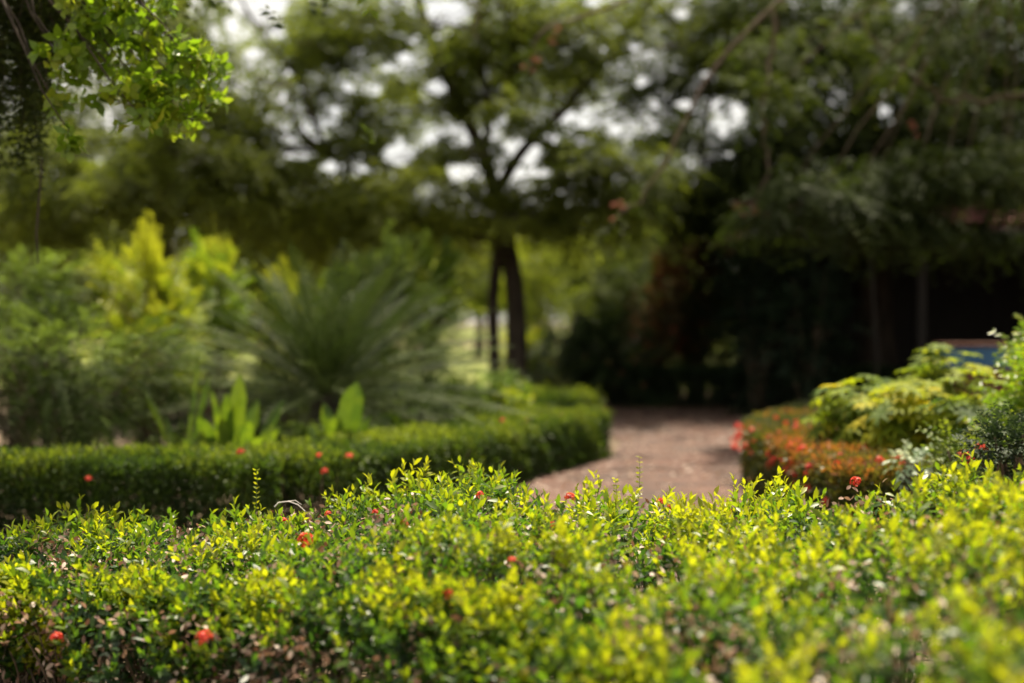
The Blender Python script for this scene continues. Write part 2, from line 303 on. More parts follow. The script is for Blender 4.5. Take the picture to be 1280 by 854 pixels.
def front_hedge():
    root = thing('hedge', 'sunlit untrimmed flowering hedge running across the front, with small glossy yellow-green leaves', 'hedge', (0, 5.5, 0))
    lv = Leaves(); tb = Tubes()
    # top sprigs
    n = 17000
    x = rng.uniform(-3.6, 3.0, n); y = rng.uniform(2.1, 7.6, n)
    f = np.interp(x, FX, FRONT); b = np.interp(x, FX, BACK)
    ok = (y > f) & (y < b) & (np.abs(x) < 0.40 * y + 0.35)
    x, y = x[ok], y[ok]
    patch = fbm(x, y, 2.3, 3.1); fine = fbm(x, y, 7.0, 9.0)
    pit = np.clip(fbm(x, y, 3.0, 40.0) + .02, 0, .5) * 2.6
    bump = patch * .11 + fine * .07 - pit * .34
    z = fh(x, y) + bump + rng.normal(size=len(x)) * .012
    # hollows: fewer sprigs
    keep = rng.uniform(size=len(x)) < np.clip(0.95 + patch * 1.1 + fine * .6 - pit * 1.7, .10, 1)
    x, y, z, patch, fine, pit = x[keep], y[keep], z[keep], patch[keep], fine[keep], pit[keep]
    D = rdir(len(x)) * .6; D[:, 2] += 1.0
    low = rng.uniform(size=len(x)) < .35
    z = np.where(low, z - rng.uniform(.03, .16, len(x)), z)
    tint = 0.555 - pit * .8 + patch * .62 + fine * .2 + rng.normal(size=len(x)) * .10 - low * .22 + np.clip((x + .3) / 5, 0, .22)  # pits are painted darker as shade; patches vary in leaf tone
    pp = np.stack([x, y, z - .06], 1)
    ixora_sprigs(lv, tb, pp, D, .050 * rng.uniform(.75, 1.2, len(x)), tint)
    for q, d in zip(pp[::3], D[::3]):
        tb.add([q - np.array([d[0] * .05, d[1] * .05, .20]), q, q + d * .05], .0022, .0014, 4)
    # front face sprigs
    n = 6000
    x = rng.uniform(-3.4, 1.8, n); f = np.interp(x, FX, FRONT); u = rng.uniform(0, 1, n) ** .75
    zt = fh(x, f + .2); z = .06 + (zt - .04) * u
    ptc = fbm(x * 1.0, z, 4.0, 5.5)
    y = f + u ** 2 * .30 + ptc * .22 + rng.uniform(-.03, .12, n)
    keep = rng.uniform(size=n) < np.clip(.28 + u * .65 + ptc * 1.9, .04, 1)
    x, y, z, u, ptc = x[keep], y[keep], z[keep], u[keep], ptc[keep]
    D = rdir(len(x)) * .5; D[:, 1] -= .55; D[:, 2] += .75
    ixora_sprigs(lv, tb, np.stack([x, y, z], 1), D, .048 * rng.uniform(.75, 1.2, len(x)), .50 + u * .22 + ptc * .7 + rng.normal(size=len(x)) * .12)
    # inner leaves, coloured dark as painted shade between the sprigs
    n = 26000
    x = rng.uniform(-3.4, 2.8, n); f = np.interp(x, FX, FRONT); b = np.interp(x, FX, BACK)
    y = f + .1 + (b - f - .1) * rng.uniform(0, 1, n) ** 1.3
    z = rng.uniform(.15, .92, n) * fh(x, y)
    ok = np.abs(x) < .42 * y + .3; x, y, z = x[ok], y[ok], z[ok]
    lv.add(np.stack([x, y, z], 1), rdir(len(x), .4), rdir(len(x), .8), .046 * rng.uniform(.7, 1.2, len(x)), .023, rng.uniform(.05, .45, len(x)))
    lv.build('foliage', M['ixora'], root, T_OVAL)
    # dry leaves caught in it
    dl = Leaves(); n = 24000
    x = rng.uniform(-2.8, 2.4, n); f = np.interp(x, FX, FRONT); b = np.interp(x, FX, BACK)
    y = f + (b - f) * rng.uniform(0, 1, n) ** 1.5
    cl = fbm(x, y, 3.0, 21.0); ok = (cl > .04) & (np.abs(x) < .4 * y + .2); x, y = x[ok], y[ok]
    z = fh(x, y) - rng.uniform(-.02, .16, len(x)); fr = rng.uniform(size=len(x)) < .28
    y = np.where(fr, np.interp(x, FX, FRONT) + rng.uniform(-.05, .2, len(x)), y); z = np.where(fr, rng.uniform(.03, .40, len(x)), z)
    dl.add(np.stack([x, y, z], 1), rdir(len(x)), rdir(len(x), .5), .038 * rng.uniform(.6, 1.2, len(x)), .018, rng.uniform(0, 1, len(x)))
    dl.build('withered_leaves', M['dry'], root, T_OVAL)
    # stems from the ground
    for i in range(420):
        x0 = rng.uniform(-3.2, 2.2); f0 = np.interp(x0, FX, FRONT); b0 = np.interp(x0, FX, BACK)
        y0 = f0 + .12 + (b0 - f0 - .2) * rng.uniform(0, 1) ** 2
        base = np.array([x0, y0, -.01]); hh = float(fh(np.array([x0]), np.array([y0]))[0]) - .06
        for j in range(3):
            top = base + np.array([rng.normal() * .10, rng.normal() * .10, hh * rng.uniform(.75, 1)])
            tb.add(curve(base, top, 5, (0, 0, 0), .012), .0065, .0022, 5)
    tb.build('stems', M['twig'], root)
    return root

def flower_head(pos, r, parent, name='flower_cluster', mat='petal', up=(0, 0, 1), n=26, tintb=0.0):
    lv = Leaves(); dirs = rdir(n, 0.0); dirs = unit(dirs + np.array(up) * .8)
    c = np.asarray(pos, float) + dirs * r * rng.uniform(.75, 1.05, (n, 1))
    a = unit(np.cross(dirs, rdir(n))); b = np.cross(dirs, a)
    for k in range(4):
        an = k * math.pi / 2
        ld = a * math.cos(an) + b * math.sin(an) + dirs * .25
        lv.add(c, ld, dirs, r * .42, r * .26, rng.uniform(0, .9, n) + tintb)
    # corolla tubes
    lv.add(np.repeat(np.asarray(pos, float)[None], n, 0), dirs, a, r * .85, r * .06, np.full(n, .3))
    return lv.build(name, M[mat], parent, T_SIMPLE)

fhedge = front_hedge()
def surf_hit(px, py):
    for d in np.arange(2.2, 8.0, .02):
        q = P(px, py, d); f = np.interp(q[0], FX, FRONT)
        if q[1] > f - .03 and q[1] < np.interp(q[0], FX, BACK) and q[2] < float(fh(np.array([q[0]]), np.array([max(q[1], f + .02)]))[0]) + .03: return q - np.array([0, .04, 0])
    return None
for px, py, r in [(255, 637, .028), (383, 676, .034), (73, 797, .024), (258, 797, .030), (355, 652, .020), (411, 642, .016), (600, 618, .018), (712, 622, .026), (826, 629, .026), (838, 634, .020),
                  (1068, 602, .024), (1160, 700, .0), (560, 742, .018), (470, 640, .015), (505, 655, .022), (690, 655, .014), (910, 640, .016), (640, 700, .015), (150, 660, .016)]:
    if r == 0: continue
    q = surf_hit(px, py)
    if q is not None: flower_head(q, r, fhedge, n=30)

def bed_hedge(name, label, line, width, height, n, mat, ll=.055, tshift=0.0, group=None, wob=.03, flowers=(), fl_r=.05, orange=None, lump=1.0):
    """clipped hedge: shell of leaves round a rounded box swept along line (list of x,y)"""
    line = np.array(line, float); seg = np.diff(line, axis=0); sl_ = np.linalg.norm(seg, axis=1); cum = np.concatenate([[0], np.cumsum(sl_)]); T = cum[-1]
    root = thing(name, label, 'hedge', (line[0][0], line[0][1], 0), group)
    s = rng.uniform(-.0, T, n); k = np.clip(np.searchsorted(cum, s) - 1, 0, len(seg) - 1)
    tg = seg[k] / sl_[k][:, None]; c = line[k] + tg * (s - cum[k])[:, None]; nr = np.stack([-tg[:, 1], tg[:, 0]], 1)
    per = 2 * height + width; u = rng.uniform(0, per, n)
    off = np.where(u < height, -width / 2, np.where(u > height + width, width / 2, u - height - width / 2))
    z = np.where(u < height, u, np.where(u > height + width, per - u, height))
    on = np.where(u < height, -1, np.where(u > height + width, 1, 0)).astype(float); uz = (on == 0).astype(float)
    # ends
    ne = int(n * width / (T + width) * .9); e = rng.uniform(size=ne) < .5
    en = np.where(e, 1.0, -1.0)
    c2 = np.where(e[:, None], line[-1], line[0]); t2 = np.where(e[:, None], seg[-1] / sl_[-1], seg[0] / sl_[0]); nr2 = np.stack([-t2[:, 1], t2[:, 0]], 1)
    o2 = rng.uniform(-width / 2, width / 2, ne); z2 = rng.uniform(0, height, ne)
    p = np.concatenate([np.concatenate([c + nr * off[:, None], z[:, None]], 1), np.concatenate([c2 + nr2 * o2[:, None], z2[:, None]], 1)])
    N3 = np.concatenate([np.concatenate([nr * on[:, None], uz[:, None]], 1), np.concatenate([t2 * en[:, None], np.zeros((ne, 1))], 1)])
    bm = fbm(p[:, 0] + p[:, 2], p[:, 1] + p[:, 2], 1.8, 4.4); fi = fbm(p[:, 0], p[:, 1] + p[:, 2], 6, 1.2)
    p = p + N3 * (bm * .09 * lump + fi * .05 * lump + rng.normal(size=len(p)) * wob - rng.uniform(0, .10, len(p)))[:, None]
    # round the shoulders
    topz = p[:, 2] > height * .85
    p[:, 2] = np.clip(p[:, 2], .02, None)
    inn = rng.uniform(size=len(p)) < .16; p[inn] -= N3[inn] * rng.uniform(.05, .25, inn.sum())[:, None]; p[:, 2] = np.clip(p[:, 2], .02, None)
    lv = Leaves()
    tint = .26 + tshift + .42 * np.clip(p[:, 2] / height, 0, 1.1) ** 3 + bm * .5 + fi * .2 + rng.normal(size=len(p)) * .12  # sunlit top and shaded sides put into the leaf colour by height
    if orange is not None: tint = tint + orange(p)
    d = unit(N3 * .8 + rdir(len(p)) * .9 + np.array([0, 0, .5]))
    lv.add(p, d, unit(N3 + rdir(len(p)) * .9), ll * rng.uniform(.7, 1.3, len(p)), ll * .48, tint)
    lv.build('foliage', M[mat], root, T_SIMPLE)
    # woody core of stems
    tb = Tubes(); m = int(T * 14)
    for i in range(m):
        s0 = rng.uniform(0, T); k0 = min(max(np.searchsorted(cum, s0) - 1, 0), len(seg) - 1); t0 = seg[k0] / sl_[k0]; c0 = line[k0] + t0 * (s0 - cum[k0]); o0 = rng.uniform(-width * .4, width * .4)
        b0 = np.array([c0[0] - t0[1] * o0, c0[1] + t0[0] * o0, -.01])
        tb.add(curve(b0, b0 + np.array([rng.normal() * .08, rng.normal() * .08, height * .85]), 4, (0, 0, 0), .01), .012, .005, 5)
    for i in range(len(line) - 1): tb.add([(*line[i], height * .2), (*line[i + 1], height * .2)], .016, .016, 5)
    tb.build('stems', M['twig'], root)
    for q in flowers: flower_head(q, fl_r * rng.uniform(.7, 1.2), root)
    return root

HL = [(-6.5, 10.3), (-3.4, 10.3), (-1.65, 10.35), (-0.65, 12.4), (0.62, 15.7)]
fl = [P(110, 600, 9.75), P(398, 570, 9.72), P(405, 590, 9.72), P(436, 572, 9.95), P(300, 566, 9.75), P(628, 527, 13.0)]
bed_hedge('hedge', 'clipped green hedge bending round the planted bed to the left of the path', HL, .95, .51, 95000, 'hedge', .05, wob=.02, lump=.7, flowers=fl, fl_r=.030)
for q in [P(700, 522, 14.5), P(718, 530, 14.7), P(742, 522, 15.2), P(735, 540, 15.2), P(660, 530, 13.6), P(755, 515, 15.5)]:
    flower_head(q, .04, [o for o in COL.objects if o.get('category') == 'hedge'][-1], mat='pinkpetal', n=16)
HR = [(4.35, 17.6), (3.3, 15.2), (2.55, 13.3), (2.42, 12.0), (2.42, 8.9)]
fl = [P(rng.uniform(925, 1075), 0, 1) for _ in range(0)]
fl = []
for i in range(60):
    yy = 13.2 - 4.2 * rng.uniform() ** 1.3; fl.append(np.array([2.42 + rng.uniform(-.40, .30), yy, .57 + rng.normal() * .02]) if rng.uniform() < .6 else np.array([2.04, yy, rng.uniform(.30, .56)]))
bed_hedge('hedge', 'orange tinged clipped hedge covered in coral flowers at the right edge of the path', HR, .74, .56, 60000, 'hedge_orange', .055,
          wob=.008, lump=.25, flowers=fl, fl_r=.030, orange=lambda p: np.where((p[:, 0] < 2.16) & (p[:, 1] < 13.6), .24, -.08) + np.where((p[:, 1] < 12.6) & (p[:, 0] >= 2.16), .08, -.10) + np.where(fbm(p[:, 0], p[:, 1], 2.5, 7.7) > .12, .12, -.05))
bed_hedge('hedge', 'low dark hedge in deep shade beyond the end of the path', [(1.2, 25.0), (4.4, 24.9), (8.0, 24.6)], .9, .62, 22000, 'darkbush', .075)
bed_hedge('hedge', 'shaded hedge closing the far side of the planted bed below the twin trunks', [(-7, 20.4), (-1.0, 20.0), (0.9, 18.4)], .8, .52, 24000, 'hedge', .065)

# ------------------------------------------------------------------ trees
GAPS = [(325, 8, 50, 22), (290, 30, 14, 16), (345, 40, 22, 12), (350, 122, 12, 10), (318, 66, 22, 10), (362, 92, 12, 6), (372, 190, 34, 11), (418, 208, 26, 9), (560, 16, 42, 20), (548, 108, 22, 14), (505, 72, 18, 8), (487, 86, 16, 7),
        (434, 108, 9, 9), (472, 112, 9, 9), (420, 138, 9, 9), (498, 192, 28, 18), (536, 172, 12, 10), (450, 212, 14, 7), (575, 214, 26, 13), (590, 165, 9, 14), (566, 162, 6, 6), (655, 188, 32, 20), (640, 216, 26, 12), (706, 145, 20, 12),
        (690, 172, 14, 10), (728, 152, 10, 8), (768, 162, 12, 10), (726, 176, 9, 7), (803, 102, 11, 10), (794, 58, 10, 7), (850, 18, 14, 7), (740, 4, 16, 8), (886, 94, 15, 13), (922, 138, 10, 13), (904, 165, 9, 15), (855, 130, 14, 8), (890, 128, 10, 8),
        (941, 8, 5, 14), (1106, 139, 11, 9), (1058, 208, 8, 5), (138, 150, 8, 20), (75, 85, 12, 22), (105, 60, 10, 8), (270, 40, 8, 12), (675, 215, 20, 8), (820, 130, 8, 8), (1116, 152, 6, 5), (630, 150, 8, 8)]
GA = np.array(GAPS, float)
def in_gap(p, scale=1.0):
    px = 640 + F * p[:, 0] / p[:, 1]; py = HZ - F * (p[:, 2] - EYE) / p[:, 1]
    q = ((px[:, None] - GA[:, 0]) / (GA[:, 2] * scale)) ** 2 + ((py[:, None] - GA[:, 1]) / (GA[:, 3] * scale)) ** 2
    return q.min(1) < 1.0

def crown_leaves(clumps, leaf=.11, spl=.55, npair=6, droop=.35, gaps=True, tvar=.16):
    """clumps: (centre xyz, radii xyz, number of twigs, tint); a clump is a flattened pad of leafy twigs"""
    lv = Leaves(); tw = []
    for c, r, n, t in clumps:
        c = np.asarray(c, float); r = np.asarray(r, float)
        m = max(4, n // 9)
        sub = rdir(m) * rng.uniform(.25, 1, (m, 1)) ** .5 * r + c
        k = rng.integers(0, m, n)
        pp = sub[k] + rng.normal(size=(n, 3)) * r * np.array([.17, .17, .17])
        if gaps: pp = pp[~in_gap(pp, .9) | (rng.uniform(size=len(pp)) < .02)]
        if not len(pp): continue
        D = unit((pp - c) / r * .6 + rdir(len(pp)) * .8); D[:, 2] = D[:, 2] * .4
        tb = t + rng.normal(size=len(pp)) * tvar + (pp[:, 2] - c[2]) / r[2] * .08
        sprays(lv, pp, D, spl * rng.uniform(.6, 1.3, len(pp)), npair, leaf, leaf * .5, droop, .5, tb)
        tw.append((c, pp, sub))
    return lv, tw
def prune_gaps(lv, scale=.76, keep=.02):
    p, d, n, l, wd, t = lv.cat()
    ok = ~in_gap(p, scale) | (rng.uniform(size=len(p)) < keep)
    lv.p, lv.d, lv.n, lv.l, lv.w, lv.t = [p[ok]], [d[ok]], [n[ok]], [l[ok]], [wd[ok]], [t[ok]]

def tree(name, label, base, trunk_pts, clumps, mat='tree', bark='bark', r0=.22, r1=.10, leaf=.11, spl=.55, npair=6, droop=.35, gaps=True, group=None, forks=None, cat='tree', twigs=True, extra=None, limb_r=.05):
    root = thing(name, label, cat, (base[0], base[1], 0), group)
    tb = Tubes()
    for pts, ra, rb in trunk_pts:
        pts = np.asarray(pts, float); m = len(pts); t = np.linspace(0, 1, m); tt = np.linspace(0, 1, m * 3)
        q = np.stack([np.interp(tt, t, pts[:, i]) for i in range(3)], 1)
        q[1:-1] = (q[:-2] + q[1:-1] * 2 + q[2:]) / 4
        rr = np.linspace(ra, rb, len(q)); 
        if ra > .15: rr[0] *= 1.45; rr[1] *= 1.15
        tb.add(q, 0, radii=rr, k=10)
    tb.build('trunk', M[bark], root)
    lv, tw = crown_leaves(clumps, leaf, spl, npair, droop, gaps)
    if extra: extra(lv)
    if gaps: prune_gaps(lv)
    lv.build('crown', M[mat], root)
    if twigs:
        lb = Tubes(); tips = np.concatenate([np.asarray(p, float) for p, _, _ in trunk_pts])
        nz = len(lb.V)
        for c, pp, sub in tw:
            d2 = ((tips - c) ** 2).sum(1) + np.where(tips[:, 2] > c[2] + .5, 4, 0); a = tips[d2.argmin()]
            L0 = np.linalg.norm(c - a)
            lb.add(curve(a, c, 7, (0, 0, L0 * .08), L0 * .025), limb_r, limb_r * .4, 6)
            for q in sub[:10]:
                lb.add(curve(c, q, 5, (0, 0, .1), .05), limb_r * .4, limb_r * .12, 5)
        lb.build('branches', M[bark], root)
    return root

def pads(spec, d, zr=.9, dr=2.2, lift=0):
    """spec: (px, py, rpx, rpy, twigs, tint) -> pads at distance d (+- a little)"""
    out = []
    for i, (px, py, rx, ry, n, t) in enumerate(spec):
        if lift and py > 225: t += lift; n = int(n * .8); py += rng.uniform(-8, 16)  # light painted into the tint of lower pads, which upper pads would shade
        elif lift: n = int(n * .85)
        dd = d + rng.uniform(-dr, dr)
        out.append((P(px, py, dd), (rx / F * dd, max(rx / F * dd * .8, .6), ry / F * dd), n, t))
    return out
# centre tree: twin trunk, V fork, wide layered crown
bx, bd = X(635, 24), 24.0
tp = [([(bx + .10, bd, 0), (bx + .16, bd, 1.0), (bx + .12, bd, 2.1), (bx - .08, bd, 3.1), (bx - .36, bd, 4.2), (bx - .75, bd + .2, 5.0), (bx - 1.4, bd + .3, 6.4), (bx - 1.8, bd, 8.2)], .21, .06),
      ([(bx - .16, bd + .1, 0), (bx - .24, bd + .1, .9), (bx - .26, bd, 1.9), (bx - .14, bd, 2.8), (bx - .1, bd, 3.2)], .11, .10),
      ([(bx - .22, bd, 3.6), (bx + .25, bd, 4.4), (bx + .85, bd - .2, 4.9), (bx + 1.5, bd - .3, 5.7), (bx + 2.6, bd, 7.2)], .11, .04),
      ([(bx - .4, bd, 4.2), (bx - .30, bd - .1, 5.0), (bx - .55, bd - .2, 6.2), (bx - .2, bd, 8.0)], .09, .03),
      ([(bx - .1, bd, 3.3), (bx - 1.2, bd - .4, 3.9), (bx - 2.6, bd - 1, 4.1), (bx - 4.0, bd - 1.2, 4.7)], .055, .02)]
sp = [(380, 60, 70, 30, 260, .45), (450, 30, 70, 34, 260, .45), (400, 120, 60, 24, 200, .45), (470, 150, 60, 22, 190, .5), (440, 60, 80, 40, 240, .4), (600, 80, 60, 40, 260, .55), (520, 130, 45, 20, 150, .5),
      (600, 130, 55, 25, 190, .6), (640, 60, 60, 40, 260, .5), (690, 60, 70, 40, 260, .5), (680, 110, 60, 25, 200, .45), (740, 40, 70, 40, 260, .45), (760, 110, 50, 30, 190, .4), (800, 30, 60, 30, 200, .45),
      (430, 240, 90, 25, 330, .5), (520, 245, 90, 25, 330, .55), (610, 255, 90, 25, 330, .5), (700, 240, 90, 30, 330, .45), (780, 215, 80, 35, 330, .4), (340, 245, 80, 28, 280, .45), (560, 60, 60, 30, 180, .45),
      (480, 275, 90, 25, 300, .5), (400, 300, 30, 16, 60, .5), (545, 300, 26, 18, 60, .5), (460, 305, 26, 14, 50, .6), (720, 290, 30, 20, 70, .5), (790, 275, 34, 24, 100, .5), (590, 296, 20, 12, 30, .5), (560, 285, 60, 20, 200, .5), (610, 20, 80, 30, 220, .4), (700, 200, 50, 20, 170, .5), (860, 60, 60, 40, 230, .4), (540, 40, 40, 30, 80, .4), (820, 150, 60, 40, 240, .4), (750, 260, 60, 25, 200, .45), (390, 275, 60, 22, 220, .5), (330, 280, 60, 20, 200, .45), (650, 275, 60, 14, 160, .6), (500, 110, 40, 16, 110, .5), (660, 20, 60, 30, 200, .5), (390, 90, 40, 20, 120, .4), (730, 190, 40, 24, 130, .4),
      (600, -50, 300, 50, 200, .5), (420, -40, 200, 40, 120, .5), (800, -40, 200, 40, 120, .5), (560, 180, 30, 14, 60, .5), (450, 180, 40, 12, 90, .5), (430, 190, 70, 16, 170, .5), (525, 205, 60, 14, 150, .5), (600, 198, 45, 16, 110, .5), (690, 170, 55, 22, 170, .45), (350, 200, 60, 16, 120, .5), (560, 110, 40, 20, 100, .5), (640, 150, 40, 20, 110, .5), (330, 40, 60, 26, 110, .4), (390, 20, 50, 30, 120, .4), (620, 190, 20, 10, 30, .5)]
tree('tree', 'wide layered tree with twin dark trunks standing beyond the bend of the clipped hedge', (bx, bd), tp, pads(sp, 24, lift=.35), 'tree', leaf=.12, spl=.55, npair=6, limb_r=.045)

# right big dark tree
bx, bd = X(1082, 27), 27.0
tp = [([(bx + .2, bd, 0), (bx + .1, bd, 2.2), (bx, bd, 3.8), (bx - .1, bd, 5.4), (bx + .15, bd, 7.0), (bx + .3, bd, 9.2)], .42, .20),
      ([(bx, bd, 4.2), (bx - 1.2, bd - .6, 5.2), (bx - 3.0, bd - 1, 6.1), (bx - 4.4, bd - 1, 7.5)], .16, .05),
      ([(bx, bd, 4.6), (bx + 1.4, bd - .8, 5.8), (bx + 3.2, bd - 1, 6.8)], .17, .06)]
sp = [(900, 40, 80, 40, 320, .5), (980, 40, 90, 45, 380, .5), (1010, 90, 90, 30, 330, .55), (940, 75, 70, 25, 240, .5), (1080, 50, 90, 40, 340, .4), (1160, 60, 90, 50, 380, .35), (1240, 60, 90, 60, 380, .35), (960, 200, 60, 50, 260, .4),
      (1010, 160, 60, 45, 260, .35), (1180, 160, 90, 50, 380, .3), (1250, 170, 80, 60, 380, .35), (880, 200, 60, 40, 260, .4), (1140, 220, 60, 30, 240, .3), (870, 250, 60, 30, 240, .35), (950, 255, 50, 25, 200, .35),
      (1060, 240, 60, 30, 200, .25), (850, 110, 50, 20, 120, .4), (1230, 225, 70, 25, 240, .4), (1000, 250, 70, 25, 260, .2), (965, 268, 50, 22, 260, .2), (1000, -70, 250, 60, 600, .4), (1200, -70, 200, 60, 500, .4), (1330, 100, 80, 100, 400, .4), (1200, 110, 90, 40, 300, .35)]
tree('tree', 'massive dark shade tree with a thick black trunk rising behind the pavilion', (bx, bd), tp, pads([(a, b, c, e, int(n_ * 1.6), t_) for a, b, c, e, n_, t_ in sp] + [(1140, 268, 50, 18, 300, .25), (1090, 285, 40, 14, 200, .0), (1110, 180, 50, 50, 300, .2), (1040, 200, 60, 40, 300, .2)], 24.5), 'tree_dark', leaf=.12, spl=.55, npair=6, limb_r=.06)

# left canopy tree
bx, bd = X(200, 25), 25.0
tp = [([(bx, bd, 0), (bx + .1, bd, 2.2), (bx - .1, bd, 4.2), (bx + .35, bd, 6.4), (bx + .5, bd, 9)], .26, .10),
      ([(bx, bd, 3.2), (bx + 1.4, bd - .8, 3.9), (bx + 3.2, bd - 1.5, 4.2)], .12, .04), ([(bx, bd, 3.6), (bx - 2, bd - .8, 4.5), (bx - 4, bd - 1.5, 5)], .12, .04)]
sp = [(60, 200, 90, 35, 300, .4), (150, 180, 90, 35, 320, .4), (230, 200, 90, 30, 320, .5), (310, 215, 80, 26, 280, .5), (120, 240, 90, 30, 300, .45), (210, 250, 90, 28, 300, .45), (300, 265, 80, 25, 260, .45), (30, 270, 80, 30, 260, .4),
      (260, 150, 70, 30, 230, .4), (230, 90, 60, 40, 200, .3), (200, 40, 80, 40, 220, .25), (310, 160, 50, 22, 160, .45), (380, 235, 70, 20, 220, .5), (150, 120, 90, 40, 240, .25), (60, 100, 80, 70, 300, .25), (330, 100, 26, 18, 60, .4),
      (100, -40, 200, 60, 150, .35), (20, 20, 80, 60, 160, .3), (270, -30, 80, 30, 120, .35), (300, 140, 30, 14, 60, .4), (250, 40, 30, 50, 120, .2)]
tree('tree', 'drooping feathery tree behind the lime shrub and the ferny bed', (bx, bd), tp, pads(sp, 22.5, lift=.2), 'tree', leaf=.12, spl=.6, npair=6, droop=.5, limb_r=.045)

# far trees beyond the lawn, each its own
def far_tree(px, d, top, rpx, label, mat='tree', tint=.5, n=900, trunk=.2, low=None):
    x = X(px, d); zt = P(px, top, d)[2]; low = zt * .25 if low is None else low; r = rpx / F * d
    cl = []
    for i in range(9):
        a = rng.uniform(0, 6.28); q = rng.uniform(.15, .75)
        cl.append(((x + math.cos(a) * r * q, d + math.sin(a) * r * q, low + (zt - low) * rng.uniform(.2, .86)), (r * .5, r * .5, (zt - low) * .2), n // 9, tint + rng.normal() * .06))
    cl.append(((x, d, zt - (zt - low) * .18), (r * .45, r * .45, (zt - low) * .18), n // 8, tint + .05))
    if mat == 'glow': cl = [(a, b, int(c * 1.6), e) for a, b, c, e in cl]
    return tree('tree', label, (x, d), [([(x, d, 0), (x + .15, d, zt * .35), (x - .1, d, zt * .75)], trunk, trunk * .4)], cl, mat, leaf=.20, spl=.7, npair=5, gaps=True, group='trees beyond the lawn', limb_r=.05)
far = [(70, 31, 235, 120, 'tree', .7), (330, 32, 245, 90, 'tree', .6), (475, 34, 255, 80, 'tree', .7), (815, 33, 240, 60, 'tree', .4), (30, 40, 120, 130, 'tree', .4), (150, 44, 165, 130, 'tree', .3), (265, 42, 215, 100, 'tree', .35), (370, 50, 250, 90, 'tree', .3), (455, 40, 262, 80, 'tree', .5), (530, 52, 250, 80, 'tree', .4),
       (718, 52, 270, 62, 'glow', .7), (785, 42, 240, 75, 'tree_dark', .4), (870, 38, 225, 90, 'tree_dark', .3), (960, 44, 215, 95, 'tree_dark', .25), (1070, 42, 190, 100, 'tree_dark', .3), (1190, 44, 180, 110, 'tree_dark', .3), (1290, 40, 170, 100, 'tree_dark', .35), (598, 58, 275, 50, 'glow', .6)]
words = ['sprawling fresh green', 'rounded mid green', 'airy pale green', 'narrow', 'broad crowned', 'dark rounded', 'dense leafy', 'grey-green shaded', 'light green bushy', 'tall loose', 'brilliant sunlit yellow-green', 'dull olive', 'dark reddish-shaded', 'heavy dark', 'black-green', 'deep shaded', 'dim outermost', 'low sunlit lime']
where = ['behind the tall feathery shrub at the left edge', 'between the lime bushes and the cycad', 'over the right fronds of the cycad', 'between the columnar and rust-tinged shrubs', 'behind the far left ferny shrub', 'behind the lime shrub', 'behind the left fronds of the cycad', 'straight behind the cycad', 'behind the right fronds of the cycad', 'just left of the twin trunks', 'glowing just right of the twin trunks', 'behind the dark shrubs right of the twin trunks', 'behind the copper leafed shrub',
         'left of the pavilion', 'behind the left end of the pavilion', 'behind the middle of the pavilion', 'behind the right end of the pavilion', 'glimpsed between the two thin trunks']
for (px, d, top, rpx, mt, ti), a_, b_ in zip(far, words, where):
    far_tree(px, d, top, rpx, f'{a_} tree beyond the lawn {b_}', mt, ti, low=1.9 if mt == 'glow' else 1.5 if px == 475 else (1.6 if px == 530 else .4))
# woods that close the horizon
cl = []
for i in range(60):
    x = -75 + i * 2.6 + rng.normal() * .8; d = rng.uniform(105, 125)
    cl.append(((x, d, rng.uniform(1.5, 6.5)), (3.2, 3, 3.2), 260, rng.uniform(.2, .7)))
lv, _ = crown_leaves(cl, .5, 1.5, 5, .3, True)
o = lv.build('woods', M['tree']); o['kind'] = 'stuff'; o['label'] = 'far line of woods closing the lawn'

# columnar cypress-like shrub right of the trunk
def leafball(name, label, cat, px, d, zc, r, n, mat, leaf, tint, spl=.25, npair=4, stems=True, group=None, droop=.2, jitter=.55, tmpl=T_SIMPLE, base=None, sub=22, tvar=.15):
    x = X(px, d); root = thing(name, label, cat, (x, d, 0), group)
    lv = Leaves(); r = np.array(r, float); c = np.array([x, d, zc])
    subc = c + rdir(sub) * r * rng.uniform(.45, 1.0, (sub, 1)); k = rng.integers(0, sub, n)
    pp = subc[k] + rng.normal(size=(n, 3)) * r * .22; pp[:, 2] = np.clip(pp[:, 2], .04, None)
    D = unit((pp - c) / r + rdir(n) * jitter + np.array([0, 0, .25]))
    st = (rng.uniform(-.12, .12, sub))[k]
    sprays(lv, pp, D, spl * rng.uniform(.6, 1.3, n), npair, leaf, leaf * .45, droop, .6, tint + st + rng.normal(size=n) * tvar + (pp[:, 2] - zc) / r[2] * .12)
    lv.build('foliage', M[mat], root, tmpl)
    if stems:
        tb = Tubes()
        for q in subc: 
            b0 = np.array([x + rng.normal() * .06, d + rng.normal() * .06, -.01]); tb.add(curve(b0, q, 6, (0, 0, .05), .02), .018, .006, 5)
        tb.build('stems', M['twig'], root)
    return root
leafball('shrub', 'upright olive-green columnar shrub just right of the twin trunks', 'shrub', 680, 30, 1.9, (.45, .45, 1.5), 500, 'tree', .10, .5, .3)
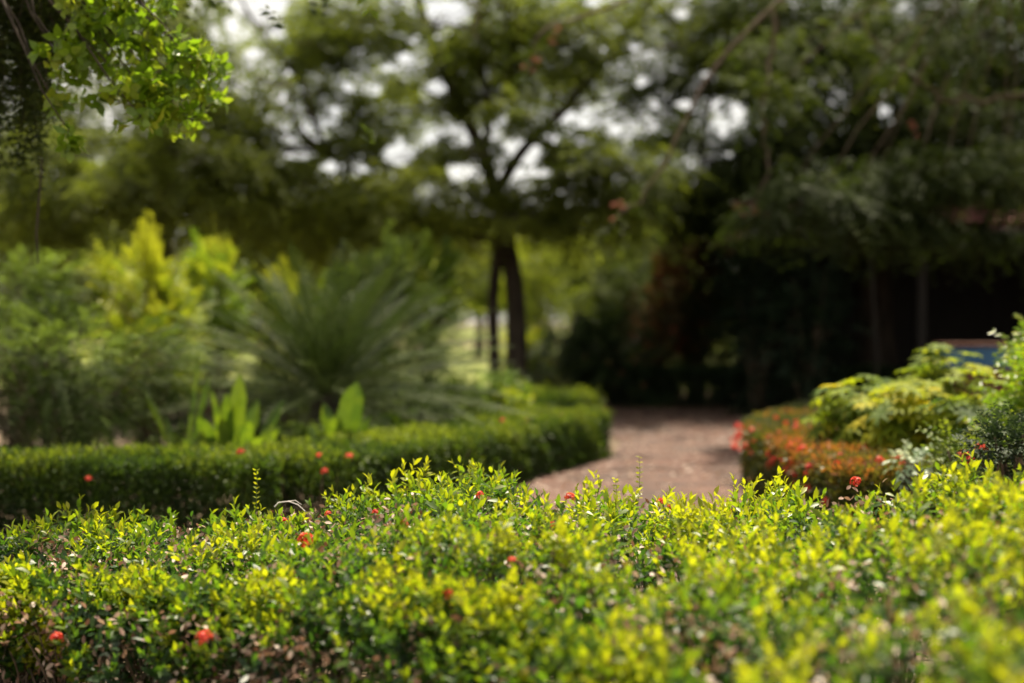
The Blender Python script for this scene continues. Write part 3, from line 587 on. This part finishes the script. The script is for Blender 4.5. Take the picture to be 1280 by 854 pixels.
# dark shrubs on the right of trunk
for px, d, zc, r, mt, ti, lab in [
    (715, 25.5, .75, (.8, .7, .7), 'darkbush', .6, 'dark glossy shrub between the columnar shrub and the path'),
    (775, 24.8, .8, (.8, .7, .75), 'darkbush', .7, 'dark shrub with pale flecks at the far left corner of the path'),
    (835, 26, 1.1, (.9, .8, 1.1), 'croton', .45, 'copper-leafed shrub standing behind the end of the path'),
    (868, 25.8, 1.9, (.7, .7, 1.2), 'croton', .35, 'tall rust-tinged shrub leaning left of the pavilion'),
    (905, 25.4, 1.1, (.8, .7, 1.1), 'darkbush', .4, 'black-green shrub against the left side of the pavilion'),
    (818, 28, 2.0, (.7, .8, 1.3), 'tree_dark', .45, 'shadowy tall shrub behind the copper-leafed shrub'),
    (665, 29, .6, (.5, .5, .6), 'pale', .4, 'small pale-flowered shrub at the foot of the columnar shrub'),
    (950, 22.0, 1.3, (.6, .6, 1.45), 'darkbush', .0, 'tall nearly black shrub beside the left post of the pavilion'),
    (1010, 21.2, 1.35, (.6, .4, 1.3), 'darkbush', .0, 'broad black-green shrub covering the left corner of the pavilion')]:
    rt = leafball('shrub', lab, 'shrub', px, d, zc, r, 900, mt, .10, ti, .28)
    if 'flecks' in lab or 'pale-flowered' in lab or 'copper-leafed shrub standing' in lab:
        for j in range(7):
            a = rdir(1)[0]; flower_head(np.array([X(px, d), d, zc]) + np.array([a[0] * r[0] * .9, -abs(a[1]) * r[1], a[2] * r[2] * .8]), .07, rt, mat='pinkpetal', n=14)

# ------------------------------------------------------------------ pavilion
def pavilion():
    x0, x1, y0, y1 = X(1000, 21.5), 12.0, 21.8, 27.0
    root = thing('pavilion', 'dark open-fronted garden pavilion under a faded red tiled roof, behind the blue counter', 'pavilion', ((x0 + x1) / 2, y0, 0))
    he = 2.85
    # roof: hipped, with thickness
    ex = .9; cx, cyy = (x0 + x1) / 2, (y0 + y1) / 2 ; rz = 3.75
    A = [(x0 - ex, y0 - ex, he), (x1 + ex, y0 - ex, he), (x1 + ex, y1 + ex, he), (x0 - ex, y1 + ex, he)]
    R1, R2 = (x0 + 2.2, cyy, rz), (x1 - 2.2, cyy, rz)
    V = [*A, R1, R2, *[(a, b, c - .12) for a, b, c in A], (R1[0], R1[1], rz - .14), (R2[0], R2[1], rz - .14)]
    me = bpy.data.meshes.new('roof')
    me.from_pydata(V, [], [(0, 1, 5, 4), (1, 2, 5), (2, 3, 4, 5), (3, 0, 4), (6, 10, 11, 7), (7, 11, 8), (8, 11, 10, 9), (9, 10, 6), (0, 6, 7, 1), (1, 7, 8, 2), (2, 8, 9, 3), (3, 9, 6, 0)])
    me.update(); me.materials.append(M['rooftile']); ro = bpy.data.objects.new('roof', me); link(ro, root); ro.location = -root.location
    # round tile ends along the eave: scalloped line
    tb = Tubes(); n = int((x1 - x0 + 2 * ex) / .2)
    for i in range(n):
        xx = x0 - ex + .1 + i * .2
        sl = (rz - he) / (cyy - y0 + ex); up = 1.7
        tb.add([(xx, y0 - ex - .03, he + .045), (xx, y0 - ex + up, he + .045 + sl * up)], .075, .075, 8)
    o = tb.build('roof_tiles', M['rooftile'], root)
    g = box('gutter', (x0 - ex, y0 - ex - .10, he - .13), (x1 + ex, y0 - ex - .004, he - .03), M['greymetal'], root)
    for xx in np.linspace(x0, x1, 5):
        for yy in (y0,):
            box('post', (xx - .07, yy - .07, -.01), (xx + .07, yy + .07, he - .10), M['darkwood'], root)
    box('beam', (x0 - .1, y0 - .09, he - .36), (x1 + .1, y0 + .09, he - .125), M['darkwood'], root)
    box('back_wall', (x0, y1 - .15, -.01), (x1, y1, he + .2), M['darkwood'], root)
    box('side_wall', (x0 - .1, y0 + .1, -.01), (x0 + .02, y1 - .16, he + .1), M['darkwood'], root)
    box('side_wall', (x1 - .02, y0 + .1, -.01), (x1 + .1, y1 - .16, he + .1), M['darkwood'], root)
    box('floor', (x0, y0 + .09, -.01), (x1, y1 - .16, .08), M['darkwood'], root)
pavilion()
# slim pole in front
rt = thing('pole', 'thin grey pole standing in front of the dark pavilion', 'pole', (X(1096, 20), 20, 0))
tb = Tubes(); tb.add([(X(1096, 20), 20, -.01), (X(1096, 20), 20, 1.0), (X(1088, 20), 20, 2.4)], .022, .018, 8); tb.build('shaft', M['darkwood'], rt)
tb = Tubes(); tb.add([(X(1096, 20), 20, 0), (X(1096, 20), 20, .06)], .06, .05, 10); tb.build('base', M['greymetal'], rt)
# blue counter
bxl, bxr, bdd = X(1185, 19.5), X(1300, 19.5), 19.5
rt = thing('counter', 'blue painted masonry counter with a terracotta coping in front of the pavilion', 'counter', ((bxl + bxr) / 2, bdd, 0))
box('wall_panel', (bxl, bdd, -.01), (bxr, bdd + .5, 1.13), M['blue'], rt)
box('coping', (bxl - .05, bdd - .05, 1.132), (bxr + .05, bdd + .55, 1.18), M['terra'], rt)
box('plinth', (bxl - .03, bdd - .03, -.01), (bxr + .03, bdd - .002, .85), M['terra'], rt)

# ------------------------------------------------------------------ cycad
def cycad():
    d = 14.2; x = X(408, d); z0 = .70
    root = thing('cycad', 'large cycad with a spreading rosette of stiff grey-green fronds behind the left hedge', 'cycad', (x, d, 0))
    tb = Tubes(); tb.add([(x, d, -.02), (x, d, .25), (x + .02, d, .5), (x + .02, d, .76)], 0, radii=[.22, .20, .21, .13], k=14); tb.build('trunk', M['bark'], root)
    for i in range(90):
        u = (i + .5) / 90; el = math.radians(-6 + 76 * u ** 1.1); az = i * 2.39996
        L_ = 2.12 + .3 * rng.uniform() - .5 * u
        D = np.array([math.cos(az) * math.cos(el), math.sin(az) * math.cos(el), math.sin(el)])
        t = np.linspace(0, 1, 12)[:, None]; dr = .06 + .20 * rng.uniform() * (1 - u * .4)
        base = np.array([x, d, z0 + .08 * u])
        pts = base + D * L_ * t + np.array([0, 0, -1.0]) * dr * L_ * t ** 2.2
        tb = Tubes(); tb.add(pts, .011, .003, 4)
        n = 46; tt = np.linspace(.14, 1, n)
        pt = np.stack([np.interp(tt, t[:, 0], pts[:, k]) for k in range(3)], 1)
        tg = unit(np.gradient(pt, axis=0)); side = unit(np.cross(tg, np.array([0, 0, 1.0]) if el < 1.3 else np.array([math.cos(az), math.sin(az), .2]))); up = np.cross(side, tg)
        lv = Leaves(); tn = np.clip(rng.normal(.5, .24), 0, 1)
        for sg in (-1, 1):
            ld = side * sg * .75 + tg * .55 + up * .32 + rng.normal(size=(n, 3)) * .04
            ll = .23 * np.sin(np.clip(tt * 1.05, 0, 1) * math.pi) ** .45 * (1.05 - .45 * tt)
            lv.add(pt, ld, up + side * sg * -.3, ll, .016, tn + rng.normal(size=n) * .05)
        sgl = np.linalg.norm(np.diff(pt, axis=0), axis=1); lv.add(pt[:-1], np.diff(pt, axis=0), up[:-1], sgl * 1.08, .024, tn)
        o = lv.build('frond', M['cycad'], root, T_QUAD)
        tb.build('rib', M['greenstem'], o).location = (0, 0, 0)
cycad()

# ------------------------------------------------------------------ bed plants on the left
def shrub_branchy(name, label, px, d, zc, r, n, mat, tint, spl=.38, npair=9, leaf=.045, lw=None, droop=.35, sub=26, up=.1):
    x = X(px, d); root = thing(name, label, 'shrub', (x, d, 0)); lv = Leaves(); r = np.array(r, float); c = np.array([x, d, zc])
    subc = c + rdir(sub) * r * rng.uniform(.35, 1.0, (sub, 1)); k = rng.integers(0, sub, n)
    pp = subc[k] + rng.normal(size=(n, 3)) * r * .13; pp[:, 2] = np.clip(pp[:, 2], .05, None)
    D = unit((pp - c) / r * .9 + rdir(n) * .45 + np.array([0, 0, up])); st = rng.uniform(-.3, .3, sub)[k]
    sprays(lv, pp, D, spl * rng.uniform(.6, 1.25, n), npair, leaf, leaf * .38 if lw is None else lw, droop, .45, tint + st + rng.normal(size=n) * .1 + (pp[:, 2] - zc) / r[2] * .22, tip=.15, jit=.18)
    lv.build('foliage', M[mat], root)
    tb = Tubes()
    for q in subc:
        b0 = np.array([x + rng.normal() * .08, d + rng.normal() * .08, -.01]); tb.add(curve(b0, q, 7, (0, 0, .1), .02), .02, .005, 5)
    for q, dd in zip(pp[::6], D[::6]): tb.add([q - dd * .05, q + dd * spl * .5], .004, .002, 4)
    tb.build('stems', M['twig'], root); return root
shrub_branchy('shrub', 'big ferny green shrub at the far left, its sprays hanging over the left hedge', 70, 12.3, .98, (1.05, .8, .55), 1700, 'fern', .45)
shrub_branchy('shrub', 'tall grey-green feathery shrub against the left edge, behind the ferny shrub', 25, 14.0, 1.45, (.75, .7, .75), 1000, 'fern', .45)
shrub_branchy('shrub', 'bright lime-yellow bush between the ferny shrub and the cycad', 185, 14.8, 1.45, (.52, .5, .80), 1500, 'lime', .85, leaf=.055, lw=.028, npair=6, spl=.26, droop=.1, up=.4)
shrub_branchy('shrub', 'paler lime bush half hidden behind the left fronds of the cycad', 268, 16.6, 1.55, (.42, .4, .75), 650, 'lime', .5, leaf=.06, lw=.03, npair=6, spl=.26, droop=.1, up=.4)
shrub_branchy('shrub', 'sunlit yellow-green bush peeping over the top of the cycad', 372, 19.5, 1.3, (.42, .4, 1.1), 500, 'lime', .7, leaf=.07, lw=.035, npair=6, spl=.28, droop=.1, up=.4)
shrub_branchy('shrub', 'loose green bush behind the cycad, next to the twin trunks', 535, 21.5, 1.5, (.45, .5, 1.1), 500, 'lime', .35, leaf=.08, lw=.035, npair=6, spl=.3, droop=.2, up=.3)
shrub_branchy('shrub', 'soft mid-green bush rising behind the right side of the cycad', 480, 19.0, 1.35, (.9, .5, 1.0), 800, 'fern', .5, leaf=.08, lw=.035, npair=6, spl=.3, droop=.2, up=.3)

def paddles(name, label, specs, d, px0):
    """specs: tip px,py, base px,py, width m, tint"""
    root = thing(name, label, 'plant', (X(px0, d), d, 0))
    for (tx, ty, bx_, by_, wd, tn, dd) in specs:
        a = P(bx_, by_, d); a[2] = max(a[2], .02); b = P(tx, ty, d + dd); m = 12
        bow = np.array([0, 0, .06]); pts = curve(a, b, m, bow)
        tt = np.linspace(0, 1, m); tg = unit(np.gradient(pts, axis=0)); side = unit(np.cross(tg, np.array([rng.normal() * .3, 1.0, .2]))); nn = np.cross(side, tg)
        ww = wd * np.sin(np.clip(tt * .93 + .05, 0, 1) * math.pi) ** .8 * np.clip(.25 + tt, 0, 1)
        ww = ww * (1 + .10 * np.sin(tt * 19 + rng.uniform(0, 6))); side = unit(side + nn * (.5 * np.sin(tt * 5 + rng.uniform(0, 6)))[:, None])
        V = np.concatenate([pts - side * ww[:, None] / 2 + nn * .02 * ww[:, None] / wd, pts - nn * .015, pts + side * ww[:, None] / 2 + nn * .02 * ww[:, None] / wd])
        i = np.arange(m - 1); Fq = np.concatenate([np.stack([i, i + 1, i + 1 + m, i + m], 1), np.stack([i + m, i + m + 1, i + 1 + 2 * m, i + 2 * m], 1)])
        mesh_np('leaf', V, [Fq], M['paddle'], root, tn + rng.normal(size=len(Fq)) * .22, True)
    return root
paddles('bird_nest_fern', 'bright green broad-leafed clump in the bed, in front of the cycad', [
    (300, 468, 290, 600, .20, .8, 0), (283, 492, 284, 600, .15, .4, -.08), (262, 484, 282, 600, .13, .5, .1), (322, 500, 296, 600, .15, .4, .1), (246, 520, 276, 600, .17, .4, -.1), (348, 535, 300, 605, .16, .7, -.15), (270, 515, 286, 600, .16, .7, -.14), (328, 548, 300, 600, .17, .9, -.2), (226, 548, 270, 605, .12, .5, 0), (312, 525, 294, 605, .14, .3, -.2), (355, 500, 305, 605, .10, .2, .15)], 11.6, 288)
paddles('strap_plant', 'thin leaning plant of lime strap leaves beside the ferny shrub', [(178, 488, 222, 600, .07, .9, 0), (205, 520, 222, 600, .05, .5, .1), (262, 470, 232, 600, .06, .3, .1), (248, 440, 230, 600, .07, .6, .2)], 11.7, 222)
paddles('bird_nest_fern', 'broad-leafed clump with one tall rounded leaf, at the corner of the left hedge', [
    (447, 478, 424, 600, .26, .35, 0), (404, 505, 418, 600, .17, .5, .1), (420, 520, 420, 600, .17, .6, -.1), (385, 535, 412, 600, .12, .4, 0), (462, 520, 430, 600, .12, .3, .1)], 11.9, 422)
# leafy ground plants in the bed
bed = [(350, 13.0, .30, .35), (385, 12.6, .28, .45), (310, 13.2, .34, .3), (480, 14.0, .34, .2), (530, 15.2, .38, .25), (580, 16.6, .36, .35), (630, 17.6, .34, .5), (495, 16.5, .45, .3), (560, 18.5, .4, .4), (440, 13.4, .25, .3), (370, 15.4, .4, .2), (240, 12.8, .25, .4), (600, 19.0, .45, .3), (545, 13.9, .30, .2), (510, 12.9, .24, .3)]
pos_words = ['just right of the bright broad-leafed clump', 'between the two broad-leafed clumps', 'right behind the bright broad-leafed clump', 'under the right fronds of the cycad', 'below the tips of the right cycad fronds', 'inside the hedge halfway along to the path', 'in the bed in front of the twin trunks', 'beneath the cycad, deep in the bed',
             'deep in the bed left of the twin trunks', 'right of the tall rounded leaf', 'at the foot of the cycad trunk', 'between the ferny shrub and the strap leaves', 'at the back of the bed beside the trunks', 'close behind the hedge as it turns', 'close to the corner of the left hedge']
kinds = ['small leafy', 'tufted green', 'low bushy', 'shaded grey-green', 'dark small-leafed']
for i, ((px, d, r, ti), wd_) in enumerate(zip(bed, pos_words)):
    leafball('bedding_plant', f'{kinds[i % 5]} bedding plant {wd_}', 'plant', px, d, r * .85, (r * 1.25, r * .9, r * .8), 320, 'fern' if i % 3 else 'lime', .075, ti, .14, 3, sub=10, group='small plants in the bed', jitter=.8)
# pale stone glimpsed in the bed
rt = bpy.data.meshes.new('rock'); import bmesh
bm = bmesh.new(); bmesh.ops.create_icosphere(bm, subdivisions=3, radius=.12)
for v in bm.verts: v.co *= 1 + .25 * mnoise.noise(v.co * 9); v.co.z *= .8
bm.to_mesh(rt); bm.free(); rt.materials.append(M['stone']); o = bpy.data.objects.new('rock', rt); link(o); o.location = (X(232, 12.0), 12.0, .36 * .2); o['label'] = 'small pale stone lying in the bed under the strap leaves'; o['category'] = 'rock'

# ------------------------------------------------------------------ plants at the right
def palmates(lv, Pp, A, R, k, tint, droop=.45, lwf=.30):
    n = len(Pp); A = unit(A); a = unit(np.cross(A, rdir(n))); b = np.cross(A, a)
    for i in range(k):
        an = 2 * math.pi * i / k; s_ = a * math.cos(an) + b * math.sin(an)
        lo = unit(s_ + A * .25)
        L1 = R * .55 * rng.uniform(.85, 1.1, n)
        lv.add(Pp, lo, A + rng.normal(size=A.shape) * .1, R * rng.uniform(.85, 1.1, n), R * lwf, tint + rng.normal(size=n) * .06)
T_DROOP = (np.array([[0, 0, 0], [-.42, .35, .03], [-.40, .70, -.08], [0, 1, -.34], [.40, .70, -.08], [.42, .35, .03], [0, .5, .02]]), T_OVAL[1])
def palm_shrub(name, label, px, d, zc, r, n, mat, tint, R=.125, k=8, flowers=0):
    x = X(px, d); root = thing(name, label, 'shrub', (x, d, 0)); lv = Leaves(); r = np.array(r, float); c = np.array([x, d, zc])
    u = rdir(n, .5); pp = c + u * r * rng.uniform(.4, 1.28, (n, 1)); A = unit(u * .7 + np.array([0, 0, .9]) + rdir(n) * .25)
    palmates(lv, pp, A, R * rng.uniform(.75, 1.2, n), k, tint + rng.normal(size=n) * .25)
    lv.build('foliage', M[mat], root, T_DROOP); tb = Tubes()
    for q, a in zip(pp, A): tb.add(curve((x + (q[0] - x) * .3, d + (q[1] - d) * .3, zc - r[2] * .5), q, 5, (0, 0, .03)), .006, .003, 4)
    for j in range(5): tb.add(curve((x + rng.normal() * .03, d, -.01), (x + rng.normal() * .15, d + rng.normal() * .1, zc), 5, (0, 0, 0), .01), .018, .01, 5)
    tb.build('stems', M['greenstem'], root); return root
palm_shrub('shrub', 'pale rosette-leafed plant with drooping leaflets, left-most of the plants right of the path', 1080, 10.8, .62, (.34, .3, .36), 130, 'pale', .52)
palm_shrub('shrub', 'yellow-green plant of arching leaf rosettes in front of the tall drooping one', 1130, 10.4, .62, (.36, .3, .38), 130, 'pale', .70)
palm_shrub('shrub', 'tall plant with drooping rounded leaf whorls rising below the blue counter', 1178, 11.0, .80, (.32, .28, .42), 100, 'pale', .45, R=.13)
palm_shrub('shrub', 'green leafy plant filling between the drooping plant and the right edge', 1220, 10.0, .60, (.36, .3, .42), 110, 'pale', .42)
palm_shrub('shrub', 'low dull green plant behind the yellow-green rosettes', 1115, 11.6, .60, (.34, .3, .34), 90, 'pale', .35)
rt = leafball('shrub', 'dense bright green bush at the far right below the blue counter', 'shrub', 1308, 9.4, .90, (.36, .4, .46), 1100, 'bright', .06, .55, .16, 4, jitter=.7)
rt = leafball('shrub', 'dark small-leafed rounded bush against the right edge, above the front hedge', 'shrub', 1275, 7.3, .82, (.20, .2, .20), 420, 'darkbush', .035, .6, .08, 4, jitter=.7)
rt = leafball('variegated_plant', 'small white variegated plant between the orange hedge and the rosette plants', 'plant', 1135, 8.9, .60, (.08, .07, .05), 26, 'variegated', .055, .3, .10, 3, sub=10)
rt = leafball('shrub', 'small green shrub with red blooms between the variegated plant and the dark round bush', 'shrub', 1225, 8.0, .66, (.26, .2, .22), 260, 'hedge', .05, .7, .12, 4, jitter=.7)
for px, py in [(1205, 571), (1227, 562), (1212, 578)]: flower_head(P(px, py, 7.75), .035, rt, n=24)

# ------------------------------------------------------------------ overhanging branch, top left
def overhang():
    bx, bd = -3.9, 8.6
    root = thing('tree', 'near tree outside the left edge, its sunlit lime-green leaves hanging into the top left corner', 'tree', (bx, bd, 0))
    tb = Tubes(); tb.add(curve((bx, bd, -.05), (bx + .3, bd, 4.6), 9, (0, 0, 0), .04), .16, .08, 10); tb.build('trunk', M['bark'], root)
    lv = Leaves(); br = Tubes()
    spots = [(120, 20, .26), (160, 40, .26), (200, 70, .24), (170, 100, .24), (215, 95, .2), (225, 140, .14), (140, 75, .24), (245, 78, .12), (150, 130, .16), (190, 20, .14), (110, 60, .2), (200, 125, .16), (100, 10, .2), (235, 60, .12), (150, -20, .3), (262, 85, .06), (262, 120, .05), (85, 95, .1), (92, 172, .06), (75, 60, .12), (70, 130, .05), (180, 150, .08)]
    for px, py, r in spots:
        dd = 8.3 + rng.uniform(-.25, .25); c = P(px, py, dd); n = int(13 * (r / .2) ** 1.3) + 4
        a0 = np.array([bx + .3, bd, 4.2]); br.add(curve(a0, c, 9, (0, 0, .15), .03), .02, .004, 6)
        pp = c + rdir(n) * r * 1.25 * rng.uniform(.3, 1, (n, 1)); A = unit(rdir(n) + np.array([.5, -.2, -.1]))
        # whorls of oval leaves
        a = unit(np.cross(A, rdir(n))); b = np.cross(A, a); ti = rng.normal(.55, .15, n)
        for i in range(5):
            an = i * 2.4; s_ = a * math.cos(an) + b * math.sin(an)
            lv.add(pp + A * (i * .012), s_ + A * .6, A + rng.normal(size=A.shape) * .25, .088 * rng.uniform(.7, 1.2, n), .050, ti + rng.normal(size=n) * .08)
        for q, dq in zip(pp[::4], A[::4]): br.add([q - dq * .08, q + dq * .05], .003, .002, 4)
    lv.build('crown', M['bright'], root, T_OVAL); br.build('branches', M['bark'], root)
overhang()
def hanging():
    bx, bd = -4.3, 9.6
    root = thing('tree', 'tree at the left edge with trailing foliage hanging down, its shade painted in dark leaf colour', 'tree', (bx, bd, 0))
    tb = Tubes(); tb.add(curve((bx, bd, -.05), (bx + .1, bd, 5.4), 9, (0, 0, 0), .05), .2, .1, 10); tb.build('trunk', M['bark'], root)
    lv = Leaves(); br = Tubes()
    for i in range(60):
        px = rng.uniform(-30, 95) if i < 48 else rng.uniform(30, 150); dd = rng.uniform(9.0, 10.2); top = P(px, rng.uniform(-80, 10), dd); ln = rng.uniform(.5, 1.25) * (1.0 if px < 60 else .55)
        br.add(curve((bx + .1, bd, 4.6), top, 7, (0, 0, .2), .03), .015, .006, 5)
        bot = top + np.array([rng.normal() * .08, 0, -ln]); pts = curve(top, bot, 8, (rng.normal() * .06, 0, 0), .015); br.add(pts, .005, .002, 4)
        n = int(ln * 42); t = rng.uniform(0, 1, n); pp = top + (bot - top) * t[:, None] + rng.normal(size=(n, 3)) * .035
        D = rdir(n); D[:, 2] -= .7
        sprays(lv, pp, D, .12, 3, .06, .028, .3, .5, np.clip(rng.normal(.35, .2, n), 0, 1))
    # crown above the frame
    n = 2600; pp = np.stack([rng.normal(-3.9, 1.0, n), rng.normal(9.9, 1.0, n), rng.normal(4.9, .55, n)], 1)
    sprays(lv, pp, rdir(n), .3, 4, .10, .05, .3, .5, np.clip(rng.normal(.4, .2, n), 0, 1))
    q = [(54, 200), (50, 245), (46, 290), (48, 330)]
    br.add([P(a, b, 9.2) for a, b in q], .008, .006, 6)
    lv.build('crown', M['tree_dark'], root); br.build('branches', M['bark'], root)  # darker leaf material paints in the shade of the crown above
hanging()

# drooping bough with dull red blossom, nearer than the centre tree
def bough():
    bx, bd = X(1330, 17), 17.0
    root = thing('tree', 'overarching tree from beyond the right edge, its bare grey boughs tipped with dull red blossom', 'tree', (bx, bd, 0))
    tb = Tubes(); tb.add([(bx, bd, -.05), (bx - .1, bd, 2), (bx - .2, bd, 4), (bx - .6, bd, 6.5)], .2, .1, 10); tb.build('trunk', M['bark'], root)
    br = Tubes(); lv = Leaves()
    paths = [[(1280, -60), (1000, -90), (820, -10), (720, 20), (668, 50), (664, 90)], [(1280, -40), (1050, -60), (900, 60), (832, 200), (800, 250), (772, 270)], [(1000, -80), (960, 60), (955, 150), (962, 200), (940, 270)],
             [(1290, 120), (1200, 130), (1150, 110), (1100, 60), (1060, 20)], [(1000, -80), (700, -60), (580, -10), (596, 15), (597, 50)]]
    for i, pth in enumerate(paths):
        dd = 16.5 + i * .3; pts = np.array([P(a, b, dd) for a, b in pth]); m = len(pts); tt = np.linspace(0, 1, m * 4)
        q = np.stack([np.interp(tt, np.linspace(0, 1, m), pts[:, k]) for k in range(3)], 1)
        for _ in range(3): q[1:-1] = (q[:-2] + 2 * q[1:-1] + q[2:]) / 4
        q[1:-1] += rng.normal(size=(len(q) - 2, 3)) * .03; br.add(q, .034 if i < 4 else .025, .012, 7)
        for s in range(4, len(q), 1 if i < 4 else 3):
            n = 3; pp = q[s] + rng.normal(size=(n, 3)) * .15
            if s % 3 == 0: continue
            sprays(lv, pp, rdir(n), .35, 6, .07, .03, .6, .5, rng.uniform(.3, .8, n))
    # upper leafy pads that shade the corner
    cl = pads([(1230, 20, 90, 50, 160, .35), (1150, 90, 70, 30, 130, .4), (1260, 215, 60, 35, 320, .35), (1130, 262, 50, 22, 260, .2), (1060, 262, 40, 18, 160, .2), (975, 262, 50, 18, 220, .1), (1120, 286, 50, 12, 200, .0), (1195, 292, 50, 10, 160, .0), (1255, 296, 40, 8, 100, .1), (1180, 215, 60, 35, 260, .3), (1090, 225, 50, 40, 230, .25), (1030, 235, 50, 35, 200, .2), (1000, 60, 80, 35, 130, .55), (960, 120, 50, 20, 80, .5), (1300, -80, 160, 60, 300, .4)], 17.5, dr=.8)
    l2, tw = crown_leaves(cl, .08, .4, 7, .5, True)
    lv.p += l2.p; lv.d += l2.d; lv.n += l2.n; lv.l += l2.l; lv.w += l2.w; lv.t += l2.t
    prune_gaps(lv)
    for c, pp, sub in tw: br.add(curve((bx - .6, bd, 6.3), c, 7, (0, 0, .2), .05), .014, .006, 5)
    lv.build('crown', M['tree_dark'], root); br.build('branches', M['twig'], root)
    for px, py, i in [(664, 80, 0), (694, 42, 0), (772, 268, 1), (940, 265, 2), (1145, 162, 3)]:
        for j in range(4): flower_head(P(px + rng.normal() * 6, py + rng.normal() * 9, 16.4 + i * .3), .035, root, 'blossom', 'pinkpetal', n=18)
bough()

# ------------------------------------------------------------------ small things on the front hedge
a = surf_hit(345, 640)
if a is not None:
    rt = Tubes(); c = a + np.array([0, -.02, .03])
    rt.add([c, c + np.array([.02, 0, .022]), c + np.array([.07, 0, .028]), c + np.array([.115, 0, .012]), c + np.array([.15, 0, -.02])], .0035, .0025, 6)
    rt.add([c + np.array([.06, 0, .028]), c + np.array([.10, .02, .030]), c + np.array([.13, .02, .010])], .0025, .0015, 6)
    o = rt.build('dead_twig', M['whitetwig']); o['label'] = 'bleached curved dead twig lying on the left part of the front hedge'; o['category'] = 'twig'
def seedling(px, py_top, py_bot, d, label):
    b = P(px, py_bot, d); t_ = P(px + 4, py_top, d); root = thing('seedling', label, 'plant', b)
    tb = Tubes(); pts = curve(b, t_, 6, (.01, 0, 0), .003); tb.add(pts, .002, .001, 4); tb.build('stem', M['greenstem'], root)
    lv = Leaves(); n = 9; pp = np.stack([np.interp(np.linspace(.35, 1, n), np.linspace(0, 1, 6), pts[:, k]) for k in range(3)], 1)
    for sg in (-1, 1):
        dd = np.tile([sg * 1.0, 0, .4], (n, 1)) + rng.normal(size=(n, 3)) * .4; lv.add(pp, dd, rdir(n, 1), .022, .012, rng.uniform(.5, .9, n))
    lv.build('foliage', M['pale'], root, T_OVAL)
seedling(795, 572, 650, 7.1, 'wispy pale seedling poking up in front of the brick path')
seedling(316, 588, 660, 6.9, 'thin sprig rising above the left part of the front hedge')
seedling(765, 600, 650, 7.2, 'short sprig left of the wispy pale seedling')
